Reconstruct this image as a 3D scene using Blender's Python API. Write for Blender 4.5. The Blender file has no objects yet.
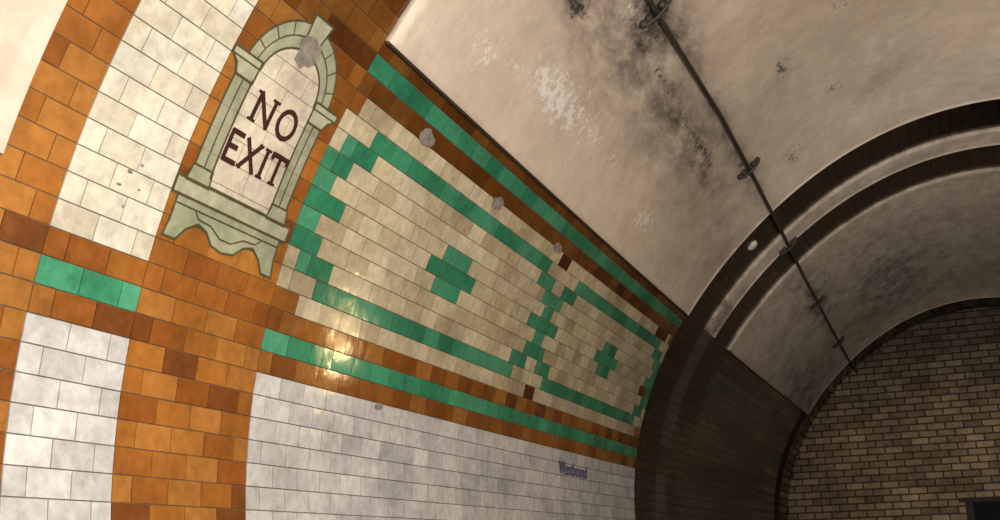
import bpy, bmesh, math, random
import numpy as np
from mathutils import Vector, Matrix, noise
random.seed(11)
S=2.84
HR=.02685
def rad(th): return 1+.0035*math.cos(2*th)-.0011*math.sin(3*th)+.0184*math.cos(4*th)
def th_of(r): return .1543+HR*(r+1.5)
def P(y,th,off=0.0):
    """tunnel skin: y along the bore, th angle from left springing, off metres into the room"""
    rr=rad(th)-off/S
    return Vector((-rr*math.cos(th)+.005*y*y*(1 if y>0 else 0), y, rr*math.sin(th)))*S
def PR(y,r,off=0.0): return P(y,th_of(r),off)
E0,E1,E2,E3=.590,.6649,.7977,1.016
E4=2.7275
G=[(E4,E4+.218),(E4+.218,E4+.345),(E4+.345,E4+.5585)]
F3=G[2][1]
BAY2END=5.13
YW=5.39
Y0=-1.6
FLOORZ=-.62
RFL=-32
RTOP=13
RC=(math.pi/2-.1543)/HR-1.5   # crown row
NR=int(RC)+1

def lin(c):
    return tuple(((x/255)/12.92 if x/255<=.04045 else ((x/255+.055)/1.055)**2.4) for x in c)

# ---------------------------------------------------------------- materials
def newmat(name):
    m=bpy.data.materials.new(name);m.use_nodes=True
    nt=m.node_tree;b=nt.nodes['Principled BSDF'];return m,nt,b
def tile_material(name,rough=.1,edge=False):
    m,nt,b=newmat(name);N=nt.nodes;L=nt.links
    a=N.new('ShaderNodeAttribute');a.attribute_name='col'
    tc=N.new('ShaderNodeTexCoord')
    n=N.new('ShaderNodeTexNoise');n.inputs['Scale'].default_value=3.2;n.inputs['Detail'].default_value=10;n.inputs['Roughness'].default_value=.75
    L.new(tc.outputs['Object'],n.inputs['Vector'])
    r=N.new('ShaderNodeMapRange');r.inputs['From Min'].default_value=.33;r.inputs['From Max'].default_value=.57;r.inputs['To Min'].default_value=.62;r.inputs['To Max'].default_value=1.03
    L.new(n.outputs['Fac'],r.inputs['Value'])
    n2=N.new('ShaderNodeTexNoise');n2.inputs['Scale'].default_value=28;n2.inputs['Detail'].default_value=6
    L.new(tc.outputs['Object'],n2.inputs['Vector'])
    r2=N.new('ShaderNodeMapRange');r2.inputs['From Min'].default_value=.3;r2.inputs['From Max'].default_value=.7;r2.inputs['To Min'].default_value=.84;r2.inputs['To Max'].default_value=1.09
    L.new(n2.outputs['Fac'],r2.inputs['Value'])
    mu=N.new('ShaderNodeMath');mu.operation='MULTIPLY';L.new(r.outputs[0],mu.inputs[0]);L.new(r2.outputs[0],mu.inputs[1])
    v=N.new('ShaderNodeVectorMath');v.operation='SCALE';L.new(a.outputs['Color'],v.inputs[0]);L.new(mu.outputs[0],v.inputs['Scale'])
    L.new(v.outputs[0],b.inputs['Base Color'])
    if edge:
        b.inputs['Roughness'].default_value=.9;b.inputs['Specular IOR Level'].default_value=.1
        return m
    rr=N.new('ShaderNodeMapRange');rr.inputs['From Min'].default_value=.3;rr.inputs['From Max'].default_value=.7;rr.inputs['To Min'].default_value=rough+.18;rr.inputs['To Max'].default_value=rough
    L.new(n.outputs['Fac'],rr.inputs['Value']);L.new(rr.outputs[0],b.inputs['Roughness'])
    b.inputs['Specular IOR Level'].default_value=.5
    bn=N.new('ShaderNodeTexNoise');bn.inputs['Scale'].default_value=16;bn.inputs['Detail'].default_value=2
    L.new(tc.outputs['Object'],bn.inputs['Vector'])
    bp=N.new('ShaderNodeBump');bp.inputs['Strength'].default_value=.35;bp.inputs['Distance'].default_value=.002
    L.new(bn.outputs['Fac'],bp.inputs['Height']);L.new(bp.outputs[0],b.inputs['Normal'])
    return m
M_TILE=tile_material('glazed_tile',.05)
M_EDGE=tile_material('tile_joint_edge',edge=True)
M_SIGN=tile_material('painted_sign_tile',.35)
def simple(name,c,rough=.6,noise_amt=.25,scale=20,metal=0):
    m,nt,b=newmat(name);N=nt.nodes;L=nt.links
    tc=N.new('ShaderNodeTexCoord');n=N.new('ShaderNodeTexNoise');n.inputs['Scale'].default_value=scale;n.inputs['Detail'].default_value=7
    L.new(tc.outputs['Object'],n.inputs['Vector'])
    cr=N.new('ShaderNodeValToRGB');l=lin(c)
    cr.color_ramp.elements[0].position=.3;cr.color_ramp.elements[1].position=.7
    cr.color_ramp.elements[0].color=(*[x*(1-noise_amt*1.6) for x in l],1);cr.color_ramp.elements[1].color=(*[min(1,x*(1+noise_amt)) for x in l],1)
    L.new(n.outputs['Fac'],cr.inputs['Fac']);L.new(cr.outputs['Color'],b.inputs['Base Color'])
    b.inputs['Roughness'].default_value=rough;b.inputs['Metallic'].default_value=metal
    return m
M_GROUT=simple('grout',(128,108,80),.85,.3,9)
M_IRON=simple('rusty_iron',(66,58,52),.6,.3,40,.3)
M_CEM=simple('cement_patch',(136,126,116),.9,.3,30)
M_WHITE=simple('chipped_enamel',(205,198,184),.5,.2,30)
M_BLACK=simple('dark_void',(9,8,8),.9,.2,10)
M_CONC=simple('concrete_floor',(95,90,84),.8,.3,4)
M_LEDGE=simple('sooty_stone',(50,43,36),.8,.3,12)

def plaster_material():
    m,nt,b=newmat('painted_plaster');N=nt.nodes;L=nt.links
    tc=N.new('ShaderNodeTexCoord')
    def nz(scale,det=8,rough=.6,dist=0,vec=None):
        n=N.new('ShaderNodeTexNoise');n.inputs['Scale'].default_value=scale;n.inputs['Detail'].default_value=det;n.inputs['Roughness'].default_value=rough;n.inputs['Distortion'].default_value=dist
        L.new(vec or tc.outputs['Object'],n.inputs['Vector']);return n.outputs['Fac']
    def rng(x,a,bb,c,d):
        r=N.new('ShaderNodeMapRange')
        for k,v in zip(('From Min','From Max','To Min','To Max'),(a,bb,c,d)): r.inputs[k].default_value=v
        L.new(x,r.inputs['Value']);return r.outputs[0]
    def math_(op,x,y):
        q=N.new('ShaderNodeMath');q.operation=op
        for i,v in enumerate((x,y)):
            if isinstance(v,(int,float)): q.inputs[i].default_value=v
            else: L.new(v,q.inputs[i])
        return q.outputs[0]
    def mix(f,a,c):
        q=N.new('ShaderNodeMix');q.data_type='RGBA';L.new(f,q.inputs['Factor'])
        for s,v in ((6,a),(7,c)):
            if isinstance(v,tuple): q.inputs[s].default_value=(*v,1)
            else: L.new(v,q.inputs[s])
        return q.outputs[2]
    base=mix(rng(nz(1.3),.35,.65,0,1),lin((206,189,170)),lin((224,209,191)))
    base=mix(rng(nz(9,8,.7),.45,.75,0,.5),base,lin((178,161,145)))
    att=N.new('ShaderNodeAttribute');att.attribute_name='soot'
    sep=N.new('ShaderNodeSeparateColor');L.new(att.outputs['Color'],sep.inputs[0])
    mp=N.new('ShaderNodeMapping');mp.inputs['Scale'].default_value=(1.4,.6,1.4);mp.inputs['Rotation'].default_value=(.3,.2,.4);L.new(tc.outputs['Object'],mp.inputs['Vector'])
    sn=nz(5,12,.7,.15,mp.outputs['Vector'])
    s=math_('MULTIPLY',sep.outputs[0],rng(sn,.34,.64,.2,1.1))
    sc=N.new('ShaderNodeClamp');L.new(s,sc.inputs[0])
    col=mix(sc.outputs[0],base,lin((76,67,63)))
    bl=rng(math_('ADD',nz(22,12,.8,.2),math_('MULTIPLY',sep.outputs[1],.2)),.67,.75,0,.85)
    bc=N.new('ShaderNodeClamp');L.new(bl,bc.inputs[0])
    col=mix(bc.outputs[0],col,lin((46,40,39)))
    wl=rng(math_('ADD',nz(19,12,.8,.4),math_('MULTIPLY',sep.outputs[2],.18)),.69,.75,0,.75)
    wc=N.new('ShaderNodeClamp');L.new(wl,wc.inputs[0])
    col=mix(wc.outputs[0],col,lin((236,232,226)))
    L.new(col,b.inputs['Base Color']);b.inputs['Roughness'].default_value=.85;b.inputs['Specular IOR Level'].default_value=.2
    bp=N.new('ShaderNodeBump');bp.inputs['Strength'].default_value=.4;bp.inputs['Distance'].default_value=.025
    L.new(nz(7,8,.65),bp.inputs['Height']);L.new(bp.outputs[0],b.inputs['Normal'])
    return m
M_PLAST=plaster_material()

def brick_material():
    m,nt,b=newmat('sooty_brick');N=nt.nodes;L=nt.links
    tc=N.new('ShaderNodeTexCoord');sp=N.new('ShaderNodeSeparateXYZ');cb=N.new('ShaderNodeCombineXYZ')
    L.new(tc.outputs['Object'],sp.inputs[0]);L.new(sp.outputs[0],cb.inputs[0]);L.new(sp.outputs[2],cb.inputs[1])
    br=N.new('ShaderNodeTexBrick');L.new(cb.outputs[0],br.inputs['Vector'])
    br.inputs['Scale'].default_value=1;br.inputs['Brick Width'].default_value=.235;br.inputs['Row Height'].default_value=.095
    br.inputs['Mortar Size'].default_value=.011;br.inputs['Mortar Smooth'].default_value=.5;br.inputs['Bias'].default_value=0
    br.inputs['Color1'].default_value=(*lin((176,152,118)),1);br.inputs['Color2'].default_value=(*lin((120,100,76)),1);br.inputs['Mortar'].default_value=(*lin((62,51,39)),1)
    n=N.new('ShaderNodeTexNoise');n.inputs['Scale'].default_value=1.7;n.inputs['Detail'].default_value=11;n.inputs['Roughness'].default_value=.8;L.new(tc.outputs['Object'],n.inputs['Vector'])
    r=N.new('ShaderNodeMapRange');r.inputs['From Min'].default_value=.36;r.inputs['From Max'].default_value=.6;r.inputs['To Min'].default_value=.4;r.inputs['To Max'].default_value=1.15;L.new(n.outputs['Fac'],r.inputs['Value'])
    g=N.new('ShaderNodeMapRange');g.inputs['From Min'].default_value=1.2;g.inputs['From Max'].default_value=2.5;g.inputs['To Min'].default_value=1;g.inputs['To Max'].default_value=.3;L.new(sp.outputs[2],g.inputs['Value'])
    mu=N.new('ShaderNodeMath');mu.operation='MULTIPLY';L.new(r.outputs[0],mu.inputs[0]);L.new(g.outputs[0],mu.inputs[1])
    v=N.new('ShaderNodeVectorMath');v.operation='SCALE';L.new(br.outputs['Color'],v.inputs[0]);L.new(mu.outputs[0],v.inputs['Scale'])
    L.new(v.outputs[0],b.inputs['Base Color']);b.inputs['Roughness'].default_value=.85
    bp=N.new('ShaderNodeBump');bp.inputs['Distance'].default_value=.01;bp.invert=True;L.new(br.outputs['Fac'],bp.inputs['Height']);L.new(bp.outputs[0],b.inputs['Normal'])
    return m
M_BRICK=brick_material()

# ---------------------------------------------------------------- helpers
def mesh_obj(name,verts,faces,mat,cols=None,parent=None,smooth=False,mi=None,mat2=None):
    me=bpy.data.meshes.new(name);me.from_pydata([tuple(v) for v in verts],[],faces)
    me.materials.append(mat)
    if mat2: me.materials.append(mat2)
    if mi: me.polygons.foreach_set('material_index',mi)
    if cols is not None:
        ca=me.color_attributes.new('col','FLOAT_COLOR','CORNER')
        arr=np.ones((len(me.loops),4),dtype=np.float32)
        i=0
        for f,c in zip(faces,cols):
            arr[i:i+len(f),:3]=c;i+=len(f)
        ca.data.foreach_set('color',arr.ravel())
    if smooth:
        for p in me.polygons:p.use_smooth=True
    me.update()
    o=bpy.data.objects.new(name,me);bpy.context.scene.collection.objects.link(o)
    if parent:o.parent=parent
    return o

BROWN=[(172,114,54),(166,106,46),(160,100,44),(174,116,56),(152,92,40),(164,104,46),(156,96,42),(142,84,38),(148,88,38),(122,72,36),(176,118,56)]
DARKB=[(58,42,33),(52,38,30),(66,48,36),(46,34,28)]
CREAM=[(226,218,198),(222,213,191),(229,222,205),(217,208,186)]
PCREAM=[(212,197,165),(206,190,157),(199,183,150),(215,201,171),(190,173,141)]
WHITE=[(216,213,210),(210,208,206),(220,218,215),(205,203,201)]
GREEN=[(78,162,122),(68,152,112),(88,168,130),(62,144,106)]
def pick(p,f=1.0):
    c=lin(random.choice(p));k=f*random.uniform(.92,1.05);return tuple(x*k for x in c)

def green_segs(i):
    """green spans in a 32-tile bay for panel row i (0..10)"""
    k=abs(i-5)
    if k==5:return []
    if k==4:return [(1.5,14.5),(17.5,30.5)]
    if k==3:return [(.5,2),(14,15.5),(16.5,18),(30,31.5)]
    if k==2:return [(0,1.2),(15,17),(30.8,32)]
    if k==1:return [(0,.8),(15.5,16.5),(31.2,32),(7.1,8.9),(23.1,24.9)]
    return [(0,1.6),(14.5,17.5),(30.4,32),(6.4,9.6),(22.4,25.6)]

class Tiles:
    def __init__(s): s.v=[];s.f=[];s.c=[];s.m=[]
    def tile(s,y0,y1,r0,r1,col,mirror=False):
        g=.0008/S; gr=.0008/S/HR
        if y1-y0<.008:return
        a,b2,c,d=y0+g,y1-g,r0+gr,r1-gr
        bv=.0011/S;br=bv/HR
        H=.003
        t=[random.uniform(-.0005,.0005) for _ in range(2)]
        n=len(s.v)
        def Q(y,r,o):
            th=th_of(r)
            if mirror: th=math.pi-th
            return P(y,th,o)
        for (y,r) in ((a,c),(b2,c),(b2,d),(a,d)): s.v.append(Q(y,r,0.0))
        hs=(H+t[0],H+t[1],H-t[0],H-t[1])
        for (y,r),h in zip(((a+bv,c+br),(b2-bv,c+br),(b2-bv,d-br),(a+bv,d-br)),hs): s.v.append(Q(y,r,h))
        fs=[(4,5,6,7),(0,1,5,4),(1,2,6,5),(2,3,7,6),(3,0,4,7)]
        ec=tuple(x*.5 for x in col)
        for j,q in enumerate(fs):
            q=tuple(n+x for x in q)
            if mirror:q=q[::-1]
            s.f.append(q);s.c.append(col if j==0 else ec);s.m.append(0 if j==0 else 1)
    def row(s,ya,yb,r,cf,w=.0534,breaks=(),mirror=False,n=None):
        if n: w=(yb-ya)/n
        off=0 if r%2==0 else .5
        js={ya,yb}
        k=int((yb-ya)/w)+2
        for i in range(k):
            y=ya+(i+off)*w
            if ya+.2*w<y<yb-.2*w: js.add(y)
        js=[j for j in js if j in(ya,yb) or all(abs(j-b)>.3*w for b in breaks)]+[b for b in breaks if ya<b<yb]
        js=sorted(set(js))
        for a,b in zip(js,js[1:]):
            c=cf((a+b)/2)
            if c: s.tile(a,b,r,r+1,c,mirror)

REPL=[(10,1.868,.03),(0,1.89,.03),(10,2.62,.03),(4,2.66,.03)]
def bay(T,ya,yb,w,tone=1.0,mirror=False,clip=(Y0,YW)):  # the factor before mirror scales every tile colour in the bay
    for r in range(RFL,RTOP+1):
        br=[];segs=[]
        if 0<=r<=10:
            segs=[(ya+a*w,ya+b*w) for a,b in green_segs(r)]
            br=[x for s_ in segs for x in s_]
            e=.5 if r==10 else (1.0 if r==0 else 0)
            if e: br+= [ya+e*w,yb-e*w]
        def cf(y):
            if not(clip[0]<y<clip[1]):return None
            dd=tone*(1-.2*(y-ya)/(yb-ya))  # tile colour darkens towards the far end of the bay
            if r==12 or r==-2:return pick(GREEN,dd*(.75 if r==12 else .95))
            if r in(11,-1,-3,13):return pick(BROWN,dd*(.42 if r>=11 else .85))
            if r<-3:return pick(WHITE,dd*(.45 if tone<.3 else 1))
            for a,b in segs:
                if a<y<b:return pick(GREEN,dd*.82)
            if e and (y<ya+e*w or y>yb-e*w):return pick(BROWN,dd*.8)
            for rr_,yy_,ww_ in REPL:
                if r==rr_ and abs(y-yy_)<ww_:return pick(BROWN,dd*.35)
            return pick(PCREAM,dd)
        e=.5 if r==10 else (1.0 if r==0 else 0)
        T.row(ya,yb,r,cf,w,br,mirror)
def ring(T,ya,yb,kind,n,rmax,tone=1.0,mirror=False,up=1.0,rmin=RFL):
    for r in range(rmin,rmax):
        def cf(y):
            if kind=='brown':
                if up<.4: return pick(DARKB,tone) if r<8 else pick(DARKB,up*2)
                if r<=13: return pick(BROWN,tone*(1 if r<9 else .7 if r<12 else .5))
                return pick(BROWN,.4*up)
            if r==-2:return pick(GREEN,tone)
            if r in(-1,-3):return pick(BROWN,tone)
            if r<-3:return pick(WHITE,tone)
            return pick(CREAM if r<14 else PCREAM,tone*(1 if r<14 else up))
        T.row(ya,yb,r,cf,n=n,mirror=mirror)

for mirror in (False,True):
    T=Tiles()
    w=(E4-E3)/32
    bay(T,E0-32*w,E0,w,1,mirror)
    ring(T,E0,E1,'brown',1.5,NR,.95,mirror)
    ring(T,E1,E2,'cream',2.5,NR,.95,mirror)
    ring(T,E2,E3,'brown',4,NR,1.0,mirror)
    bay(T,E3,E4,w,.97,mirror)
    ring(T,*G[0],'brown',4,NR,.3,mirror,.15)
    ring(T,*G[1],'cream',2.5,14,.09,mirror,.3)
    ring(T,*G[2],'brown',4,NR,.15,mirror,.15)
    bay(T,F3,F3+32*w,w,.11,mirror,clip=(Y0,BAY2END))  # far bay tiles scaled down to near-black
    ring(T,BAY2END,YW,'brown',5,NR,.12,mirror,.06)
    wall=mesh_obj('wall_right' if mirror else 'wall_left',T.v,T.f,M_TILE,T.c,mi=T.m,mat2=M_EDGE)
    def skin(name,ya,yb,tha,thb,off,mat,ny,nt_,parent=None,soot=False,mir=mirror):
        vs=[];fs=[]
        for i in range(ny+1):
            for j in range(nt_+1):
                y=ya+(yb-ya)*i/ny;th=tha+(thb-tha)*j/nt_
                vs.append(P(y,math.pi-th if mir else th,off))
        for i in range(ny):
            for j in range(nt_):
                a=i*(nt_+1)+j;q=(a,a+nt_+1,a+nt_+2,a+1)
                fs.append(q if not mir else q[::-1])
        return mesh_obj(name,vs,fs,mat,parent=parent,smooth=True)
    g=skin('grout_bed',Y0,E4,th_of(RFL),math.pi/2,-.001,M_GROUT,60,80,wall)
    g=skin('dark_grout_bed',E4,YW,th_of(RFL),math.pi/2,-.001,M_BLACK,60,80,wall)  # near-black grout bed beyond the main panel bay

# ---------------------------------------------------------------- plaster vault
def gauss(y,r,cy,cr,sy,sr): return math.exp(-((y-cy)/sy)**2-((r-cr)/sr)**2)
SOOT=[(1.55,26.5,.22,3.2,.75),(2.05,24.5,.28,2.2,.65),(2.3,27.5,.35,1.0,.45),(1.75,22.5,.5,3.5,.4),(2.05,34,.12,1.6,.3),(2.6,21,.3,4,.28),(1.3,23,.06,.8,.8),
      (1.9,28,.8,1.0,.3),(3.8,27,.5,2,.5),(1.45,24,.15,5,.3),(4.7,16,.4,5,.35),(4.2,38,.5,6,.4),(2.35,42,.15,3,.3)]
BLOT=[(1.33,22.9,.06,.9,1.4),(1.52,26.8,.10,1.4,1.1),(2.1,24.9,.18,.6,1.2),(2.04,34.1,.06,.8,1.2),(2.35,27.5,.12,1.2,1.1),(1.25,28.5,.1,2,.9),(2.5,32,.1,2,.85),(1.75,25.3,.25,.6,.9),(1.9,40,.1,2,.85),(2.3,38,.05,1.5,.9)]
PEEL=[(1.43,18.5,.16,2.4,1.1),(1.2,17,.08,1.5,.9),(2.07,17.1,.12,1.2,1.1),(1.75,18.5,.3,1.5,.85),(1.45,25.5,.1,1,.9),(2.5,15.5,.2,1,.9),(2.9,14.5,.2,1,1.0),(3.5,15,.3,1,1.0)]
ceil_root=bpy.data.objects.new('ceiling',None);bpy.context.scene.collection.objects.link(ceil_root)
def plaster(name,ya,yb,tha,thb,gray):
    ny=max(4,int((yb-ya)/.025));nt_=int((thb-tha)/.02)
    vs=[];fs=[];so=[]
    for i in range(ny+1):
        for j in range(nt_+1):
            y=ya+(yb-ya)*i/ny;th=tha+(thb-tha)*j/nt_
            vs.append(P(y,th,.022));r=(th-.1543)/HR-1.5
            a=sum(k*gauss(y,r,cy,cr,sy,sr) for cy,cr,sy,sr,k in SOOT)+gray(y,r)
            b=sum(k*gauss(y,r,cy,cr,sy,sr) for cy,cr,sy,sr,k in BLOT)
            c=sum(k*gauss(y,r,cy,cr,sy,sr) for cy,cr,sy,sr,k in PEEL)
            so.append((a,b,c,1))
    for i in range(ny):
        for j in range(nt_):
            a=i*(nt_+1)+j;fs.append((a,a+nt_+1,a+nt_+2,a+1))
    def lip(idx):
        base=len(vs)
        for k in idx:
            i,j=divmod(k,nt_+1);y=ya+(yb-ya)*i/ny;th=tha+(thb-tha)*j/nt_
            vs.append(P(y,th,-.004));so.append((1.0,0,0,1))
        for t in range(len(idx)-1): fs.append((idx[t],idx[t+1],base+t+1,base+t))
    lip([i*(nt_+1) for i in range(ny+1)]);lip([i*(nt_+1)+nt_ for i in range(ny+1)])
    lip(list(range(nt_+1)));lip([ny*(nt_+1)+j for j in range(nt_+1)])
    o=mesh_obj(name,vs,fs,M_PLAST,parent=ceil_root,smooth=False)
    me=o.data;ca=me.color_attributes.new('soot','FLOAT_COLOR','POINT')
    ca.data.foreach_set('color',np.array(so,dtype=np.float32).ravel())
    n0=ny*nt_
    for p in me.polygons:p.use_smooth=p.index<n0
    return o
te=th_of(13.75)
plaster('vault_bay_1',Y0,E0,th_of(1.6),math.pi-te,lambda y,r:.22)
plaster('vault_bay_2',E3,E4,te,math.pi-te,lambda y,r:.03+.14*max(0,y-1.6))
plaster('vault_band',*G[1],te,math.pi-te,lambda y,r:.4+(.5 if r<18 else 0))
plaster('vault_bay_3',F3,BAY2END,te,math.pi-te,lambda y,r:.42)

def tube(name,pts,rad_,mat,parent=None,cyc=False):
    cu=bpy.data.curves.new(name,'CURVE');cu.dimensions='3D';sp=cu.splines.new('POLY');sp.points.add(len(pts)-1)
    for p,q in zip(sp.points,pts):p.co=(*q,1)
    sp.use_cyclic_u=cyc;cu.bevel_depth=rad_;cu.bevel_resolution=3;cu.use_fill_caps=True;cu.materials.append(mat)
    o=bpy.data.objects.new(name,cu);bpy.context.scene.collection.objects.link(o)
    if parent:o.parent=parent
    return o
for k,(a,b) in enumerate(((E3,E4),(F3,BAY2END))):
    tube('trim_%d'%(k+1),[P(a+(b-a)*i/30,te-.002,.016) for i in range(31)],.007,M_IRON)

# ---------------------------------------------------------------- floor, end wall
def xleft(y,zu):
    th=math.asin(max(-1,min(1,zu)))
    for _ in range(20): th=math.asin(zu/rad(th))
    return -rad(th)*math.cos(th)+.005*y*y*(y>0), rad(th)*math.cos(th)+.005*y*y*(y>0)
vs=[];fs=[];n=40
for i in range(n+1):
    y=Y0+(YW-Y0)*i/n;a,b=xleft(y,FLOORZ);vs+=[Vector((a-.02,y,FLOORZ))*S,Vector((b+.02,y,FLOORZ))*S]
for i in range(n):fs.append((2*i,2*i+1,2*i+3,2*i+2))
mesh_obj('floor',vs,fs,M_CONC)
def endwall(name,y,flip,door):
    bm=bmesh.new();N_=80
    t0=th_of(RFL)-.02
    vsx=[bm.verts.new(P(y,t0+(math.pi-2*t0)*i/N_,-.02)) for i in range(N_+1)]
    f=bm.faces.new(vsx if flip else vsx[::-1])
    if door:
        x0,x1,z1=door
        for co,no in (((x0,0,0),(1,0,0)),((x1,0,0),(1,0,0)),((0,0,z1),(0,0,1))):
            bmesh.ops.bisect_plane(bm,geom=bm.verts[:]+bm.edges[:]+bm.faces[:],plane_co=co,plane_no=no)
        kill=[f for f in bm.faces if x0<f.calc_center_median().x<x1 and f.calc_center_median().z<z1]
        bmesh.ops.delete(bm,geom=kill,context='FACES')
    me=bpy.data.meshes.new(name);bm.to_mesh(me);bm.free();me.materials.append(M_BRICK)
    o=bpy.data.objects.new(name,me);bpy.context.scene.collection.objects.link(o);return o
DX0,DX1,DZ=-.05,1.15,.24
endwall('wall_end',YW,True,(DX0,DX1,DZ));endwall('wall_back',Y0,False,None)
def box(name,lo,hi,mat,parent=None,bev=.008,skip=None):
    bm=bmesh.new();bmesh.ops.create_cube(bm,size=1)
    for v in bm.verts:
        v.co=Vector([ (lo[i]+hi[i])/2+v.co[i]*(hi[i]-lo[i]) for i in range(3)])
    if bev: bmesh.ops.bevel(bm,geom=bm.edges[:],offset=bev,segments=2,affect='EDGES')
    me=bpy.data.meshes.new(name);bm.to_mesh(me);bm.free();me.materials.append(mat)
    o=bpy.data.objects.new(name,me);bpy.context.scene.collection.objects.link(o)
    if parent:o.parent=parent
    return o
door=bpy.data.objects.new('door_1',None);bpy.context.scene.collection.objects.link(door)
yw=YW*S;fz=FLOORZ*S
box('lintel',(DX0-.16,yw-.07,DZ),(DX1+.16,yw+.05,DZ+.05),M_LEDGE,door)
box('jamb_1',(DX0-.09,yw-.03,fz),(DX0,yw+.25,DZ),M_LEDGE,door)
box('jamb_2',(DX1,yw-.03,fz),(DX1+.09,yw+.25,DZ),M_LEDGE,door)
box('dark_backing',(DX0,yw+.14,fz),(DX1,yw+.19,DZ),M_BLACK,door)  # near-black sheet painted as the dark inside the doorway

# ---------------------------------------------------------------- surface pieces built as real thin inlays
class Skin:
    def __init__(s): s.v=[];s.f=[];s.c=[]
    def fill(s,poly,off,col,dr=.5):
        bm=bmesh.new();vs=[bm.verts.new((a,b*HR,0)) for a,b in poly]
        try: bm.faces.new(vs)
        except Exception: bm.free();return
        r0=min(b for a,b in poly);r1=max(b for a,b in poly)
        r=math.ceil(r0/dr)*dr
        while r<r1:
            if r>r0+1e-4: bmesh.ops.bisect_plane(bm,geom=bm.verts[:]+bm.edges[:]+bm.faces[:],plane_co=(0,r*HR,0),plane_no=(0,1,0))
            r+=dr
        bmesh.ops.triangulate(bm,faces=[f for f in bm.faces if len(f.verts)>4])
        bm.verts.index_update();n=len(s.v)
        for v in bm.verts:s.v.append(PR(v.co.x,v.co.y/HR,off))
        for f in bm.faces:
            q=tuple(n+v.index for v in f.verts)
            p=[s.v[k] for k in q];nn=(p[1]-p[0]).cross(p[2]-p[0])
            if nn.x<0:q=q[::-1]
            s.f.append(q);s.c.append(col)
        bm.free()
    def stroke(s,pts,w,off,col,close=False):
        if close:pts=list(pts)+[pts[0]]
        for (a,b),(c,d) in zip(pts,pts[1:]):
            x0,y0,x1,y1=a,b*HR,c,d*HR;L=math.hypot(x1-x0,y1-y0)
            if L<1e-6:continue
            ux,uy=(x1-x0)/L,(y1-y0)/L;h=w/2
            x0-=ux*h*.6;y0-=uy*h*.6;x1+=ux*h*.6;y1+=uy*h*.6
            s.fill([(x0-uy*h,(y0+ux*h)/HR),(x1-uy*h,(y1+ux*h)/HR),(x1+uy*h,(y1-ux*h)/HR),(x0+uy*h,(y0-ux*h)/HR)],off,col)
YC=.902
def rel(pts):return [(YC+a,b) for a,b in pts]
K=Skin()
FR=lin((162,164,136));FR2=lin((178,178,150));LN=lin((88,80,54));INN=lin((214,203,182));TX=lin((66,34,30))
def arc(hw,r0,hr,n=18,a0=0,a1=math.pi):return [(hw*math.cos(a0+(a1-a0)*i/n),r0+hr*math.sin(a0+(a1-a0)*i/n)) for i in range(n+1)]
O1,O2,O3,O4=.0045,.0056,.0067,.0078
body=[(-.086,3.6),(.086,3.6),(.086,8.9)]+arc(.082,9.1,3.0)+[(-.086,8.9)]
K.fill(rel(body),O1,FR);K.stroke(rel(body),.0028,O2,LN,True)
midf=[(-.070,3.7),(.070,3.7),(.070,9.0)]+arc(.066,9.1,2.35)+[(-.070,9.0)]
K.stroke(rel(midf[2:]),.002,O2,LN)
inner=[(-.057,3.7),(.057,3.7),(.057,8.9)]+arc(.054,9.1,1.75)+[(-.057,8.9)]
K.fill(rel(inner),O2,INN);K.stroke(rel(inner),.0028,O3,LN,True)
for a in range(1,9):
    t=math.pi*a/9;K.stroke(rel([(.067*math.cos(t),9.1+2.4*math.sin(t)),(.081*math.cos(t),9.1+2.95*math.sin(t))]),.0018,O2,LN)
ks=[(-.013,11.3),(.013,11.3),(.018,12.5),(-.018,12.5)]
K.fill(rel(ks),O3,FR2);K.stroke(rel(ks),.0026,O4,LN,True)
for sg in(-1,1):
    cp=[(sg*.056,8.35),(sg*.086,8.35),(sg*.092,8.75),(sg*.104,9.05),(sg*.104,9.35),(sg*.056,9.35)]
    K.fill(rel(cp),O3,FR2);K.stroke(rel(cp),.0028,O4,LN,True);K.stroke(rel([(sg*.056,9.02),(sg*.103,9.02)]),.002,O4,LN)
    K.stroke(rel([(sg*.071,4.2),(sg*.071,8.3)]),.002,O2,LN)
    pb=[(sg*.054,3.6),(sg*.092,3.6),(sg*.088,4.3),(sg*.056,4.3)]
    K.fill(rel(pb),O3,FR);K.stroke(rel(pb),.0025,O4,LN,True)
b1=[(-.104,2.95),(.104,2.95),(.104,3.65),(-.104,3.65)]
K.fill(rel(b1),O3,FR2);K.stroke(rel(b1),.0028,O4,LN,True)
b2=[(-.094,2.95),(-.094,1.9),(-.098,1.2),(-.078,1.2),(-.066,1.75),(-.050,2.1),(-.034,1.95),(-.02,1.5),(0,1.38),(.02,1.5),(.034,1.95),(.050,2.1),(.066,1.75),(.078,1.2),(.098,1.2),(.094,1.9),(.094,2.95)]
K.fill(rel(b2),O1,FR);K.stroke(rel(b2),.0028,O2,LN,True)
K.stroke(rel([(-.094,2.6),(.094,2.6)]),.002,O2,LN)
K.stroke(rel([(-.06,2.55),(-.052,2.3),(-.03,2.25),(-.01,1.9),(.01,1.9),(.03,2.25),(.052,2.3),(.06,2.55)]),.002,O2,LN)
JL=lin((150,138,110))
for r in range(2,13):
    hw=.056 if r<10 else .044
    if 4<=r<11:K.stroke(rel([(-hw,r),(hw,r)]),.0009,O3,JL)
    if 4<=r<=9:
        for sg in(-1,1):K.stroke(rel([(sg*.058,r),(sg*.085,r)]),.0009,O2,JL)
    for q in((-.027,.027) if r%2 else (0,)):
        if 4<=r<10:K.stroke(rel([(q,r),(q,r+1)]),.0009,O3,JL)
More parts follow.
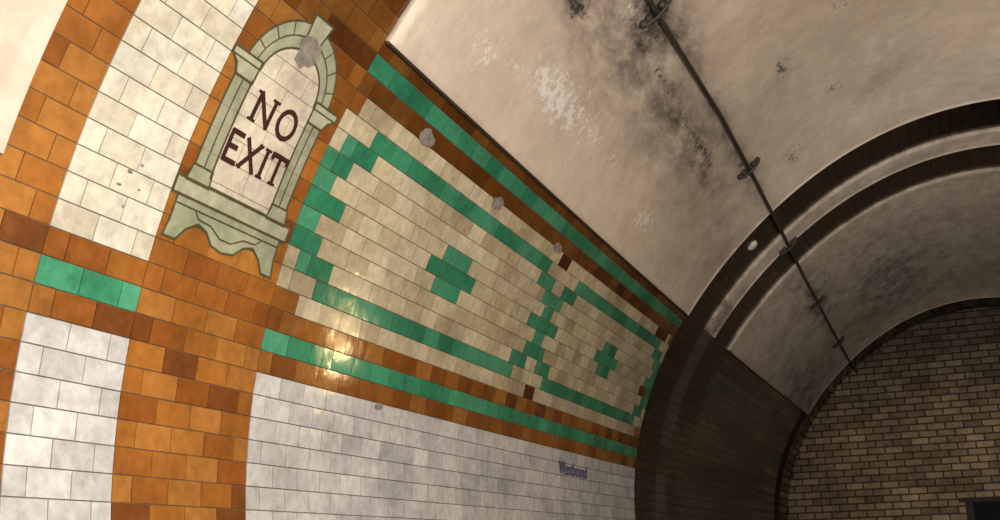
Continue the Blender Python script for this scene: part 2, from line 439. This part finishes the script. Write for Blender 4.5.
def glyph(ch,x,r,w,h):
    sw=.0062
    def st(*pts):K.stroke([(YC+x+a*w,r+b*h) for a,b in pts],sw,O4,TX)
    def se(a,b,l=.17):K.stroke([(YC+x+(a-l)*w,r+b*h),(YC+x+(a+l)*w,r+b*h)],.0036,O4,TX)
    if ch=='N': st((.1,0),(.1,1));st((.1,1),(.9,0));st((.9,0),(.9,1));se(.1,0);se(.9,1);se(.05,1,.12)
    if ch=='O': st(*[(.5+.46*math.cos(t*math.pi/10),.5+.5*math.sin(t*math.pi/10)) for t in range(21)])
    if ch=='E': st((.15,0),(.15,1));st((.15,1),(.9,1));st((.15,.5),(.75,.5));st((.15,0),(.95,0))
    if ch=='X': st((.05,0),(.95,1));st((.05,1),(.95,0));se(.05,0,.12);se(.95,1,.12)
    if ch=='I': st((.5,0),(.5,1));se(.5,0,.5);se(.5,1,.5)
    if ch=='T': st((.5,0),(.5,1));st((0,1),(1,1));se(.5,0,.2);st((0,1),(0,.85));st((1,1),(1,.85))
glyph('N',-.038,7.05,.035,1.25);glyph('O',.008,7.05,.034,1.25)
glyph('E',-.055,5.05,.025,1.25);glyph('X',-.025,5.05,.028,1.25);glyph('I',.010,5.05,.010,1.25);glyph('T',.026,5.05,.028,1.25)
mesh_obj('no_exit_sign',K.v,K.f,M_SIGN,K.c)

# cement repair patches and chips
K=Skin()
def blob(y,r,ay,ar,seed):
    rnd=random.Random(seed);c=(1,1,1)
    pts=[]
    for i in range(16):
        t=2*math.pi*i/16;k=rnd.uniform(.75,1.1);pts.append((y+ay*k*math.cos(t),r+ar*k*math.sin(t)))
    K.fill(pts,.0098 if ay>.01 else .0048,c)
blob(.902,10.9,.021,.8,1);blob(1.203,11.3,.022,.5,2);blob(1.482,10.9,.022,.45,3);blob(1.779,11.0,.022,.4,4);blob(1.318,-3.2,.011,.2,5)
blob(.736,2.9,.004,.08,6);blob(.748,3.3,.003,.07,7);blob(.728,2.3,.004,.06,8);blob(.742,1.6,.002,.07,9);blob(.755,2.4,.002,.05,10);blob(1.85,6.9,.006,.13,11);blob(1.35,8.0,.003,.08,12)
mesh_obj('cement_patches',K.v,K.f,M_CEM)

cu=bpy.data.curves.new('westbound_lettering','FONT');cu.body='Westbound';cu.size=.115;cu.extrude=.001;cu.align_x='CENTER'
m_,nt_,b_=newmat('blue_paint');b_.inputs['Base Color'].default_value=(*lin((60,66,116)),1);cu.materials.append(m_)
wl=bpy.data.objects.new('westbound_lettering',cu);bpy.context.scene.collection.objects.link(wl)
ex=(PR(2.25,-5.0)-PR(2.19,-5.0)).normalized();ez=(PR(2.2,-4.5)-PR(2.2,-5.5)).normalized();nz_=ex.cross(ez)
c0=PR(2.218,-4.5,.0)+nz_*.012-ez*.03
wl.matrix_world=Matrix.Translation(c0)@Matrix((ex,ez,nz_)).transposed().to_4x4()

# ---------------------------------------------------------------- ceiling conduit
con=bpy.data.objects.new('ceiling_conduit',None);bpy.context.scene.collection.objects.link(con)
pp=[(Y0,26.6),(.9,26.7),(1.509,27.0),(2.0,27.7),(2.35,27.8),(2.9,27.7),(3.4,27.4),(3.825,27.2),(4.4,26.8),(5.1,26.3),(YW,26.2)]
pts=[]
for (a,ra),(b,rb) in zip(pp,pp[1:]):
    for i in range(8):
        t=i/8;pts.append(PR(a+(b-a)*t,ra+(rb-ra)*t,.045))
pts.append(PR(YW,26.2,.045))
tube('pipe',pts,.013,M_IRON,con)
for k,(y,r) in enumerate(((1.509,27.0),(2.35,27.8),(3.05,27.6),(3.825,27.2),(4.6,26.6))):
    tube('bracket_%d'%k,[PR(y,r+d_,.045+.02*math.cos(d_*1.2)) for d_ in np.linspace(-1.1,1.1,11)],.009,M_IRON,con)
    tube('bracket_b_%d'%k,[PR(y+.03,r+d_,.03) for d_ in np.linspace(-.9,.9,7)],.007,M_IRON,con)
    for j,d_ in enumerate((-1.1,-.6,.6,1.1)):
        c=PR(y,r+d_,.035);bm=bmesh.new();bmesh.ops.create_uvsphere(bm,u_segments=12,v_segments=8,radius=.022)
        for v in bm.verts:v.co+=c
        me=bpy.data.meshes.new('bolt');bm.to_mesh(me);bm.free();me.materials.append(M_IRON)
        o=bpy.data.objects.new('bolt_%d_%d'%(k,j),me);bpy.context.scene.collection.objects.link(o);o.parent=con
c=PR(2.83,24.2,.012);nrm=(PR(2.83,24.2,.1)-PR(2.83,24.2,0)).normalized()
bm=bmesh.new();bmesh.ops.create_cone(bm,cap_ends=True,segments=20,radius1=.055,radius2=.035,depth=.03)
bmesh.ops.bevel(bm,geom=bm.edges[:],offset=.006,segments=2,affect='EDGES')
me=bpy.data.meshes.new('ceiling_rose');bm.to_mesh(me);bm.free();me.materials.append(M_WHITE)
o=bpy.data.objects.new('ceiling_rose',me);bpy.context.scene.collection.objects.link(o)
o.matrix_world=Matrix.Translation(c)@nrm.to_track_quat('Z','Y').to_matrix().to_4x4()

# ---------------------------------------------------------------- camera
yaw,pit,roll=.3733,.2918,-.032
F=Vector((-math.sin(yaw)*math.cos(pit),math.cos(yaw)*math.cos(pit),math.sin(pit)))
R=Vector((math.cos(yaw),math.sin(yaw),0));U=R.cross(F)
R2=R*math.cos(roll)+U*math.sin(roll);U2=-R*math.sin(roll)+U*math.cos(roll)
cam=bpy.data.cameras.new('camera');cam.lens=36;cam.sensor_width=36;cam.clip_start=.02
co=bpy.data.objects.new('camera',cam);bpy.context.scene.collection.objects.link(co)
C=Vector((-.2843,0,-.1148))*S
co.matrix_world=Matrix.Translation(C)@Matrix((R2,U2,-F)).transposed().to_4x4()
bpy.context.scene.camera=co

# ---------------------------------------------------------------- lights
def light(name,kind,loc,e,col,size=.1,target=None,spot=None,blend=.6):
    l=bpy.data.lights.new(name,kind);l.energy=e;l.color=col
    if kind=='AREA':l.size=size
    else:l.shadow_soft_size=size
    if spot:l.spot_size=spot;l.spot_blend=blend
    o=bpy.data.objects.new(name,l);bpy.context.scene.collection.objects.link(o);o.location=loc
    if target is not None:o.rotation_euler=(Vector(target)-Vector(loc)).to_track_quat('-Z','Y').to_euler()
    return o
light('key_flash','POINT',C+Vector((1.2,-.4,.3)),850,(1,.965,.91),.12)  # unseen flash beside the camera, the key light
light('vault_fill','SPOT',(.9,5.5,-1.5),280,(1,.93,.85),.2,(1.1,9.0,3),1.6,.9)  # added fill spot, out of view, only to brighten the vault
light('end_wall_lamp','SPOT',(.5,10.5,-.5),130,(1,.92,.8),.2,(.7,15.3,.7),1.3,.9)
def lamp_for_glint(name,y,r,e):  # unseen warm lamp, placed so its reflection lands on the given tile
    hp=PR(y,r,.003);t1=PR(y+.01,r,.003)-hp;t2=PR(y,r+.5,.003)-hp
    nn=t1.cross(t2).normalized()
    if nn.x<0:nn=-nn
    din=(hp-C).normalized();dout=din-2*din.dot(nn)*nn
    light(name,'POINT',hp+dout*2.4,e,(1,.72,.34),.02)
lamp_for_glint('glint_lamp',1.20,-.4,2.6)
lamp_for_glint('glint_lamp.001',1.18,1.5,1.4)  # second one added to get another glint of the same lamp
W=bpy.data.worlds.new('world');bpy.context.scene.world=W;W.use_nodes=True
W.node_tree.nodes['Background'].inputs[0].default_value=(.02,.02,.022,1)
sc=bpy.context.scene;sc.view_settings.view_transform='Standard';sc.view_settings.look='None'
